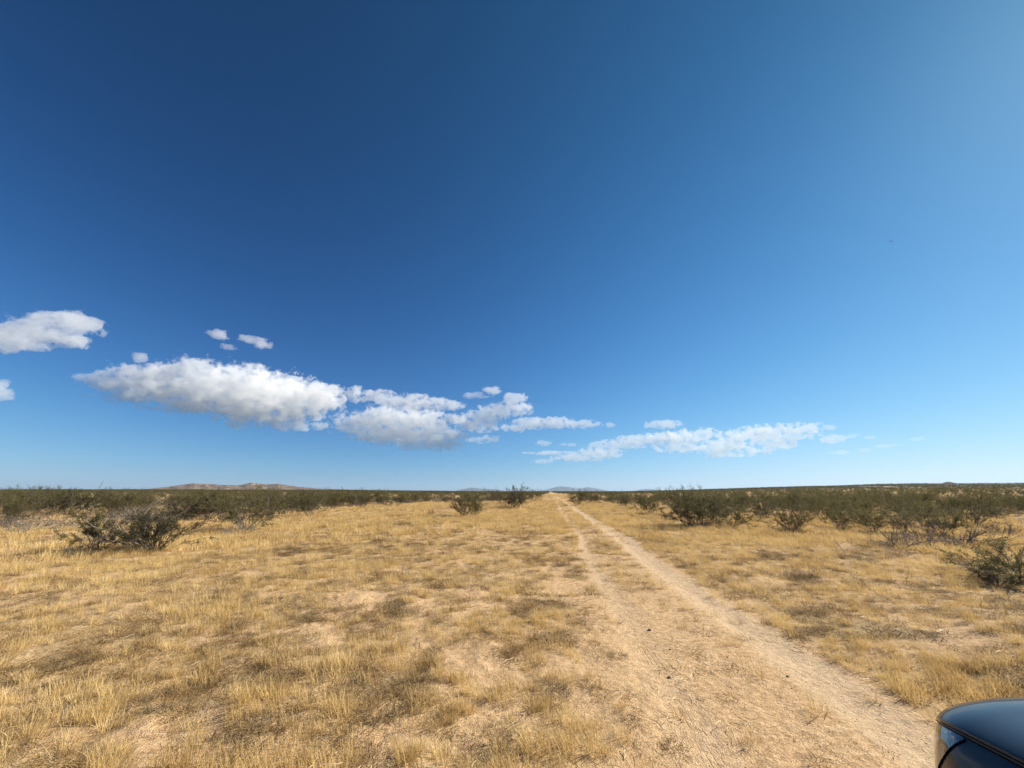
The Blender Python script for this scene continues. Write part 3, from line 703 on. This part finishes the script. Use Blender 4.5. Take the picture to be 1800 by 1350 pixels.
# loose straw: pale bent stalks lying about
def straws(seed, n):
    g = np.random.default_rng(seed); mb = MB()
    for i in range(n):
        a = g.uniform(0, 6.28); L = g.uniform(.04, .12); c = g.normal(size=2) * .09; pts = []; q = np.array([c[0], c[1], g.uniform(.006, .03)])
        for k in range(5): pts.append(q.copy()); a += g.normal() * .45; q = q + np.array([math.cos(a), math.sin(a), g.normal() * .12]) * L / 4; q[2] = max(q[2], .004)
        tube(mb, pts, [.0019] * 5)
    return mb.mesh('straws')
sp_ = [(straws(720 + i, 7), M_STRAW) for i in range(5)]
x, y, g = candidates(1.6, 12, 16, 43)
px, py, zc = project(x, y, 0)
w_ = .10 + .85 * np.exp(-(((px - 1140) / 45) ** 2 + ((py - 1240) / 50) ** 2)) + .6 * np.exp(-(((px - 1250) / 60) ** 2 + ((py - 1290) / 60) ** 2)) + .45 * np.exp(-(((px - 1050) / 70) ** 2 + ((py - 1065) / 30) ** 2)) + .25 * (py > 1300) * (px < 1150) * (px > 450)
ok = g.random(len(x)) < w_; x, y = x[ok], y[ok]
instancer('straw_litter', np.column_stack([x, y, height(x, y) + .004]), g.uniform(0, 6.28, len(x)), g.uniform(.7, 1.4, len(x)), g.integers(0, 5, len(x)), sp_)
# pebbles
def pebble(seed, r=.01):
    g = np.random.default_rng(seed); import bmesh
    bm = bmesh.new(); bmesh.ops.create_icosphere(bm, subdivisions=1 if r < .015 else 2, radius=r)
    for v in bm.verts: v.co *= 1 + g.uniform(-.25, .25)
    for v in bm.verts: v.co.z *= .6
    me = D.meshes.new('pebble'); bm.to_mesh(me); bm.free(); return me
M_PEB = leaf_material('pebble_stone', (.12, .08, .055), (.36, .26, .18), (.62, .5, .4), .0, .85, 30)
x, y, g = candidates(1.6, 11, 130, 45)
ok = (g.random(len(x)) < .6 * (1 - grass_cover(x, y))); x, y = x[ok], y[ok]
instancer('pebbles', np.column_stack([x, y, height(x, y) + .001]), g.uniform(0, 6.28, len(x)), g.uniform(.18, .75, len(x)) ** 1.3, g.integers(0, 3, len(x)), [(pebble(800 + i), M_PEB) for i in range(3)])
print('pebbles', len(x))
M_STONE = leaf_material('dark_stone', (.05, .04, .032), (.13, .105, .085), (.24, .2, .16), .0, .8, 40)
for i, (px_, py_, r_, lb) in enumerate(((1142, 1108, .022, 'grey stone on the track beside the tyre marks, farthest of the dark stones'), (1178, 1142, .012, 'small dark stone on the track centre, between the grey stone and the wedge-shaped one'),
                           (1176, 1189, .017, 'black wedge-shaped stone on the sand right of the tyre marks'), (1385, 1192, .014, 'small dark stone lying in the right wheel rut'), (1392, 1212, .007, 'tiny dark stone just below the one in the right rut'))):
    me = pebble(820 + i, r_); x, y = at(px_, py_)
    o = link('stone', me, M_STONE); o.location = (x, y, float(height(x, y)) + r_ * .35); o.rotation_euler = (0, .2, i * 1.3); me.polygons.foreach_set('use_smooth', [False] * len(me.polygons))
    tag(o, lb, 'stone', 'dark stones on the track')
# ---------------------------------------------------------------- the parked car (only its front left corner is in view)
def build_car():
    root = D.objects.new('parked_car', None); C.objects.link(root)
    root.location = (2.31, 2.12, 0); root.scale = (1.08, 1.08, 1.045); tag(root, 'dark blue parked car, its bonnet corner and headlight in the lower right corner', 'car')
    t = NT('car_paint'); nz = t.noise(t.n('ShaderNodeTexCoord').outputs['Object'], 900, 1)
    t.surf(t.n('ShaderNodeBsdfPrincipled', **{'Base Color': t.mix(nz, (.002, .003, .005), (.004, .006, .010)), 'Metallic': 0.0, 'Roughness': .35, 'Specular IOR Level': .3, 'Coat Weight': .45, 'Coat Roughness': .04, 'Coat IOR': 1.45}))
    paint = t.m
    black = plain('black_plastic', (.012, .012, .013), .45); rubber = plain('tyre_rubber', (.02, .02, .02), .85)
    alloy = plain('wheel_alloy', (.45, .45, .46), .3, .9); red = plain('tail_lamp_red', (.35, .01, .01), .15, 0, 1)
    glass = plain('tinted_glass', (.012, .016, .018), .04, 0, 1); lens = plain('headlight_lens', (.035, .045, .05), .06, .2, 1); refl = plain('headlight_bowl', (.4, .42, .44), .12, .9)
    s_k = [-.02, 0, .04, .10, .20, .45, .9, 1.3, 2.4, 3.4, 4.2, 4.5, 4.6, 4.62]
    w_k = [.62, .72, .80, .860, .893, .915, .925, .928, .928, .925, .90, .86, .78, .65]
    z_k = [.80, .845, .880, .910, .935, .965, .99, 1.02, 1.02, 1.03, 1.04, 1.03, .98, .90]
    b_k = [.42, .36, .30, .26, .25, .25, .25, .25, .25, .25, .27, .32, .40, .5]
    U = np.array([0, .12, .20, .30, .38, .46, .54, .62, .70, .82, 1.0])
    XF = np.array([0, .80, .955, .99, 1.0, .992, .965, .915, .84, .55, 0])
    def surf(s, u):
        o_ = np.linspace(-1, 1, 9); so_ = s + o_ * min(.035, .02 + abs(s) * .1)
        w = np.interp(so_, s_k, w_k).mean(); zt = np.interp(so_, s_k, z_k).mean(); zb = np.interp(s, s_k, b_k); uo = u + o_ * (.045 if .2 < u < .95 else 0)
        ZF = np.array([0, 0, .06, .28, .48, .66, .80, .900, .955, .992, 1.005])
        xx = np.interp(uo, U, XF).mean() * w
        return np.array([xx, -s - .17 * (xx / .9) ** 4 * math.exp(-max(s, 0) / .5), zb + (zt - zb) * np.interp(uo, U, ZF).mean()])
    def patch(name, ss, us, off, side, mat, par=root, mask=None, thick=True):
        P = np.array([[surf(s, u) for u in us] for s in ss]); du = np.gradient(P, axis=1); ds = np.gradient(P, axis=0)
        N = np.cross(du, ds); N /= np.linalg.norm(N, axis=2)[:, :, None] + 1e-9
        N *= np.sign((N * (P - np.array([0, P[:, :, 1].mean() , .5]))).sum(2).mean())
        Q = P + N * off; sides = (-1, 1) if side == 'both' else (side,)
        mb = MB(); n, m = len(ss), len(us)
        for sg in sides:
            V = Q.copy(); V[:, :, 0] *= sg; F = []
            for i in range(n - 1):
                for j in range(m - 1):
                    if mask and not mask(ss[i], us[j]): continue
                    f = (i * m + j, i * m + j + 1, (i + 1) * m + j + 1, (i + 1) * m + j); F.append(f if sg < 0 else f[::-1])
            mb.add(V.reshape(-1, 3), F)
        me = mb.mesh(name, True); o = link(name, me, mat, par)
        if thick: md = o.modifiers.new('thickness', 'SOLIDIFY'); md.thickness = .006 if off > 0 else .02; md.offset = -1
        return o
    ss = np.unique(np.concatenate([np.linspace(-.02, .3, 18), np.linspace(.3, 1.3, 14), np.linspace(1.3, 4.2, 24), np.linspace(4.2, 4.62, 14)]))
    uu = np.concatenate([np.linspace(0, .3, 8)[:-1], np.linspace(.3, .75, 26)[:-1], np.linspace(.75, 1, 6)])
    arch = lambda s, u: not (u < .335 and (abs(s - .86) < .37 or abs(s - 3.62) < .37))
    body = patch('body', ss, uu, 0., 'both', paint, mask=arch, thick=False)
    # nose and tail closing faces
    for nm, s in (('front_bumper', -.02), ('rear_bumper', 4.62)):
        P = np.array([surf(s, u) for u in uu]); Pm = P.copy(); Pm[:, 0] *= -1
        mb = MB(); V = np.concatenate([P, Pm]); m = len(uu); mb.add(V, [(j, j + 1, m + j + 1, m + j) for j in range(m - 1)])
        link(nm, mb.mesh(nm), paint, root)
    patch('hood', np.linspace(.075, 1.24, 40), np.linspace(.640, 1.0, 26), .005, 'both', paint)
    gr = MB()
    def box(mb, c, d):
        c, d = np.array(c, float), np.array(d, float) / 2
        V = np.array([[sx, sy, sz] for sx in (-1, 1) for sy in (-1, 1) for sz in (-1, 1)]) * d + c
        mb.add(V, [(0, 1, 3, 2), (4, 6, 7, 5), (0, 4, 5, 1), (2, 3, 7, 6), (0, 2, 6, 4), (1, 5, 7, 3)])
    for i in range(4): box(gr, (0, .035, .52 + i * .07), (.95, .02, .03))
    box(gr, (0, .02, .62), (1.0, .02, .30)); link('grille', gr.mesh('grille'), black, root)
    for sg in (-1, 1):
        hl = patch('headlight', np.linspace(.012, .24, 80), np.linspace(.40, .628, 70), .004, sg, lens, mask=lambda s, u: s < .03 + (u - .42) * 1.05, thick=False)
        patch('panel_seam', np.linspace(.07, 1.24, 40), np.linspace(.632, .6375, 3), .003, sg, black)
        box_ = MB(); box(box_, (sg * .6, -4.615, .82), (.34, .03, .14)); link('tail_light', box_.mesh('tail_light'), red, root)
        mr = MB(); box(mr, (sg * 1.01, -1.55, 1.12), (.2, .12, .14)); mo = link('mirror', mr.mesh('mirror'), paint, root); mo.modifiers.new('round', 'BEVEL').width = .03
        for yy in (-.86, -3.62):
            w = D.objects.new('wheel', None); C.objects.link(w); w.parent = root; w.location = (sg * .80, yy, .34)
            for nm, prof, mt in (('tyre', [(-.11, .22), (-.115, .30), (-.09, .335), (.09, .335), (.115, .30), (.11, .22)], rubber), ('rim', [(-.05, .0), (-.05, .12), (.03, .17), (.09, .215), (.10, .225), (-.1, .225)], alloy)):
                mb = MB(); k = 36; a = np.arange(k) * 2 * math.pi / k
                V = np.array([[sg * px_, math.cos(t_) * r_, math.sin(t_) * r_] for px_, r_ in prof for t_ in a]); n = len(prof)
                mb.add(V, [(i * k + j, i * k + (j + 1) % k, (i + 1) * k + (j + 1) % k, (i + 1) * k + j) for i in range(n - 1) for j in range(k)])
                link(nm, mb.mesh(nm, True), mt, w)
    # cabin
    R_ = [(-1.28, .80, 1.01), (-2.05, .66, 1.52), (-2.6, .64, 1.58), (-3.7, .62, 1.54), (-4.45, .74, 1.03)]
    mb = MB(); V = []
    for yy, w, z in R_: V += [(-w, yy, z), (w, yy, z)]
    for yy, w, z in R_[1:4]: V += [(-.86, yy, 1.0), (.86, yy, 1.0)]
    ro = MB(); ro.add(V[2:8], [(0, 1, 3, 2), (2, 3, 5, 4)]); o = link('roof', ro.mesh('roof', True), paint, root); o.modifiers.new('thickness', 'SOLIDIFY').thickness = .04
    for nm, q in (('windshield', (0, 1, 3, 2)), ('rear_window', (6, 7, 9, 8))):
        g_ = MB(); g_.add([V[i] for i in q], [(0, 1, 2, 3)]); o = link(nm, g_.mesh(nm), glass, root); o.modifiers.new('thickness', 'SOLIDIFY').thickness = .008
    for sg in (0, 1):
        g_ = MB(); pts = [V[0 + sg], V[2 + sg], V[10 + sg]]; g_.add(pts, [(0, 1, 2)])
        g_.add([V[2 + sg], V[4 + sg], V[12 + sg], V[10 + sg]], [(0, 1, 2, 3)]); g_.add([V[4 + sg], V[6 + sg], V[14 + sg], V[12 + sg]], [(0, 1, 2, 3)]); g_.add([V[6 + sg], V[8 + sg], V[14 + sg]], [(0, 1, 2)])
        o = link('side_window', g_.mesh('side_window'), glass, root); o.modifiers.new('thickness', 'SOLIDIFY').thickness = .008
build_car()
# ---------------------------------------------------------------- aircraft: a pale speck high at the right
def build_aircraft():
    p = far(1566, 424, 9000); mb = MB()
    tube(mb, [(-30, 0, 0), (-26, 0, .6), (-10, 0, 0), (20, 0, 0), (28, 0, .4), (32, 0, 1)], [.4, 2.4, 3, 3, 2, .3], 12)
    me = mb.mesh('fuselage', True); m = plain('aircraft_white', (.92, .92, .93), .35, .9)
    root = D.objects.new('aircraft', None); C.objects.link(root); root.location = p; root.rotation_euler = (0, 0, rad(-35))
    tag(root, 'tiny pale aircraft, a speck high in the blue sky at the right', 'aircraft'); link('fuselage', me, m, root)
    w = MB(); w.add([(-8, 0, -1), (2, 0, -1), (14, 28, 1), (10, 28, 1), (14, -28, 1), (10, -28, 1)], [(0, 1, 2, 3), (0, 1, 4, 5)]); o = link('wing', w.mesh('wing'), m, root); o.modifiers.new('thickness', 'SOLIDIFY').thickness = .6
    w = MB(); w.add([(24, 0, 1), (31, 0, 1), (33, 0, 9), (30, 0, 9)], [(0, 1, 2, 3)]); o = link('tail_fin', w.mesh('tail_fin'), m, root); o.modifiers.new('thickness', 'SOLIDIFY').thickness = .5
build_aircraft()
# ---------------------------------------------------------------- clouds: real volumes kilometres away
def cloud_material(puffs, dens, unit, seed, wisp, rot):
    """Density = distance inside a union of ellipsoids, eroded by noise. puffs in the object's own metres."""
    t = NT('cloud_vapour'); co = t.n('ShaderNodeTexCoord').outputs['Object']
    # warp
    nz = t.n('ShaderNodeTexNoise', noise_dimensions='3D'); nz.inputs['Scale'].default_value = 1 / (unit * 1.1); nz.inputs['Detail'].default_value = 7; nz.inputs['Roughness'].default_value = .71
    off = t.vmath('ADD', co, (seed * 977., seed * 311., 0)); st = t.vmath('MULTIPLY', off.outputs[0], (1, .6, 1.35)); t.link(st.outputs[0], nz.inputs['Vector'])
    best = None
    for c, r in puffs:
        a = t.vmath('SUBTRACT', co, c); b = t.vmath('DIVIDE', a.outputs[0], r); l = t.vmath('LENGTH', b.outputs[0]).outputs['Value']
        best = l if best is None else t.math('SMOOTH_MIN', best, l, .25)
    d = t.math('SUBTRACT', 1.0, best)
    n = t.math('SUBTRACT', nz.outputs['Fac'], wisp)
    f = t.math('ADD', t.math('MINIMUM', t.math('MULTIPLY', d, .8), t.math('MULTIPLY', d, 1.9)), t.math('MULTIPLY', n, 4.5))
    den = t.math('MULTIPLY', t.math('MULTIPLY', f, 6.0, clamp=True), dens)
    v = t.n('ShaderNodeVolumePrincipled', Density=den, Anisotropy=.1); v.inputs['Color'].default_value = (1, 1, 1, 1)
    t.link(v.outputs[0], t.out.inputs['Volume'])
    t.m.cycles.volume_step_rate = .35; t.m.cycles.homogeneous_volume = False
    return t.m
from itertools import product
def convex(name, pts):
    import bmesh
    bm = bmesh.new()
    for p in pts: bm.verts.new(p)
    r = bmesh.ops.convex_hull(bm, input=bm.verts)
    bad = [e for e in r['geom_interior'] + r['geom_unused'] if isinstance(e, bmesh.types.BMVert)]
    if bad: bmesh.ops.delete(bm, geom=list(set(bad)), context='VERTS')
    me = D.meshes.new(name); bm.to_mesh(me); bm.free(); return me
def cloud(dist, puffs, label, group=None, wisp=.52, dens=1.0, seed=1, depth=.5, unitpx=26):
    """puffs: (px, py, half width px, half height px) as seen; depth gives the extent away from the viewer relative to the width."""
    cpx = np.mean([p[0] for p in puffs]); cpy = np.mean([p[1] for p in puffs])
    c0 = far(cpx, cpy, dist); az = math.atan2(c0[0], c0[1]); L = []
    for px_, py_, rx, ry in puffs:
        # put every puff on the vertical plane facing the viewer through c0, so sizes stay true
        v = ray(px_, py_); nrm = np.array([math.sin(az), math.cos(az), 0]); s = dist / (v @ nrm); P = v * s; 
        R_ = ray(px_ + rx, py_); R_ = R_ * (dist / (R_ @ nrm)); T_ = ray(px_, py_ - ry); T_ = T_ * (dist / (T_ @ nrm))
        q = P + np.array([0, 0, CAM_H]) - c0
        lx = q[0] * math.cos(az) - q[1] * math.sin(az); hx = np.linalg.norm(R_ - P); hz = abs(T_[2] - P[2])
        g = np.random.default_rng(int(px_ * 7 + py_)); hy = max(hz * 1.1, hx * depth * .42)
        L.append(((lx, g.uniform(-.2, .2) * hy, q[2]), (hx * 1.12, hy, hz * 1.22)))
    pts = []
    for c, r in L:
        for i in range(14):
            for j in range(7):
                a = i * 2 * math.pi / 14; b = (j - 3) * math.pi / 6
                pts.append((c[0] + 1.5 * r[0] * math.cos(a) * math.cos(b), c[1] + 1.4 * r[1] * math.sin(a) * math.cos(b), c[2] + 1.6 * r[2] * math.sin(b)))
    me = convex('cloud', pts); o = link('cloud', me, None); o.location = c0; o.rotation_euler = (0, 0, -az)
    me.materials.append(cloud_material(L, dens * .0038 * 9000 / dist, unitpx * dist / FPX, seed, wisp, az))
    return tag(o, label, 'cloud', group)
cloud(8000, [(-40, 586, 70, 24), (40, 588, 60, 20), (95, 585, 50, 22), (120, 572, 40, 18), (165, 574, 26, 12), (70, 600, 40, 12)], 'topmost cloud, entering from the left edge with a hooked right end', seed=1, wisp=.475, unitpx=20)
cloud(8500, [(0, 684, 26, 14), (-40, 684, 40, 22)], 'small cloud cut by the left edge below the topmost cloud', seed=2, wisp=.5)
cloud(9000, [(388, 588, 19, 7), (372, 584, 7, 3)], 'small cloud left of the tilted one above the biggest cloud', seed=3, unitpx=14, wisp=.48)
cloud(9000, [(440, 598, 20, 6), (460, 604, 15, 8)], 'small cloud tilted down to the right above the biggest cloud', seed=4, unitpx=14, wisp=.48)
cloud(9000, [(400, 609, 13, 5)], 'tiny cloud just below the pair of small clouds', seed=5, unitpx=12, wisp=.48)
cloud(9000, [(243, 628, 14, 7)], 'tiny oval cloud over the left part of the biggest cloud', seed=6, unitpx=12, wisp=.46)
cloud(9500, [(150, 664, 20, 6), (205, 672, 45, 17), (270, 676, 60, 30), (300, 665, 50, 24), (370, 682, 80, 36), (440, 694, 75, 38), (510, 700, 60, 32), (460, 728, 60, 18), (510, 745, 32, 10), (560, 700, 40, 22), (590, 684, 18, 9), (220, 700, 60, 8), (330, 712, 70, 13)],
      'biggest cloud, long and lumpy, sloping down to the right over the rocky hills', seed=7, wisp=.482, unitpx=15)
cloud(11000, [(562, 749, 14, 6), (556, 737, 5, 3)], 'tiny cloud between the biggest cloud and the broad layered cloud', seed=8, unitpx=12, wisp=.48)
cloud(11500, [(625, 692, 16, 12), (665, 700, 45, 11), (725, 708, 50, 13), (780, 712, 30, 9)], 'long narrow cloud strip on top of the broad layered cloud', seed=9, wisp=.50, unitpx=12)
cloud(12000, [(640, 745, 52, 16), (690, 740, 66, 20), (740, 742, 50, 18), (700, 762, 76, 18), (760, 768, 52, 16), (780, 782, 36, 9), (730, 783, 30, 8), (800, 738, 18, 10)], 'broad layered cloud left of the centre, above the lone creosote', seed=10, wisp=.50, unitpx=12)
cloud(12500, [(866, 687, 14, 7), (835, 695, 18, 5)], 'ragged small cloud at the top of the centre group', seed=11, unitpx=12, wisp=.50)
cloud(12500, [(905, 699, 20, 7), (895, 704, 14, 6)], 'small cloud just above the jagged centre cloud', seed=12, unitpx=12, wisp=.48)
cloud(12500, [(905, 718, 30, 11), (875, 722, 34, 11), (850, 732, 34, 11), (835, 745, 28, 12), (860, 748, 24, 9)], 'jagged cloud in the centre, climbing to the right beside the broad layered cloud', seed=13, wisp=.505, unitpx=10)
cloud(13500, [(905, 752, 20, 7), (935, 744, 30, 9), (975, 743, 36, 8), (1020, 746, 32, 6), (1068, 747, 13, 4)], 'long wedge-shaped cloud above the end of the track, pointing right', seed=14, wisp=.475, unitpx=10)
cloud(13500, [(860, 771, 20, 5), (845, 775, 14, 4), (830, 773, 12, 4)], 'small flat cloud under the jagged centre cloud', seed=15, unitpx=10, wisp=.48)
cloud(14500, [(1152, 746, 16, 6), (1175, 745, 20, 7)], 'small cloud alone above the right bank of clouds', seed=16, unitpx=12, wisp=.47)
cloud(16000, [(1020, 804, 45, 6), (1055, 796, 36, 9), (1075, 782, 34, 7), (1110, 777, 40, 9), (1150, 772, 34, 10)], 'low cloud forming the left end of the right bank', seed=17, wisp=.485, unitpx=9)
cloud(16000, [(1200, 770, 34, 13), (1235, 762, 28, 9), (1200, 786, 50, 8), (1265, 784, 52, 12), (1300, 768, 52, 12), (1350, 762, 50, 14), (1400, 758, 44, 12), (1365, 778, 34, 12), (1280, 799, 45, 5), (1330, 792, 26, 7), (1445, 754, 24, 5), (1440, 742, 9, 4)],
      'largest cloud of the right bank, ragged and bright', seed=18, wisp=.502, unitpx=10)
cloud(17000, [(1462, 772, 22, 7), (1498, 768, 14, 4), (1528, 769, 10, 3)], 'small bright cloud just right of the right bank', seed=19, unitpx=10, wisp=.48)
for i, (px_, py_, rx, ry, lb) in enumerate(((955, 779, 12, 4, 'tiny cloud below the wedge-shaped cloud, left of its twin'), (998, 781, 12, 3, 'tiny flat cloud right of its twin below the wedge-shaped cloud'), (965, 796, 38, 3, 'thin flat streak of cloud at the left of the right bank'),
                                   (957, 811, 16, 4, 'lowest small cloud, over the far end of the track'), (1475, 795, 22, 3, 'thin low streak of cloud right of the right bank'), (1560, 784, 24, 3, 'thin streak of cloud toward the right'),
                                   (1612, 772, 16, 2.5, 'rightmost thin streak of cloud'), (1515, 791, 14, 2.5, 'short thin streak between the two low streaks at the right'))):
    cloud(17000, [(px_, py_, rx, ry)], lb, None, seed=20 + i, unitpx=9, wisp=.47, depth=.4)
# ---------------------------------------------------------------- haze
def haze():
    me = D.meshes.new('haze'); Rb = 31500.; z0, z1 = -12., 520.
    V = [(sx * Rb, sy * Rb, z) for sx in (-1, 1) for sy in (-1, 1) for z in (z0, z1)]
    me.from_pydata(V, [], [(0, 1, 3, 2), (4, 6, 7, 5), (0, 4, 5, 1), (2, 3, 7, 6), (0, 2, 6, 4), (1, 5, 7, 3)]); me.update()
    t = NT('haze_air'); v = t.n('ShaderNodeVolumePrincipled', Density=2.1e-5, Anisotropy=.2); v.inputs['Color'].default_value = (.58, .78, 1.0, 1)
    t.link(v.outputs[0], t.out.inputs['Volume']); t.m.cycles.homogeneous_volume = True
    tag(link('haze', me, t.m), kind='stuff')
haze()
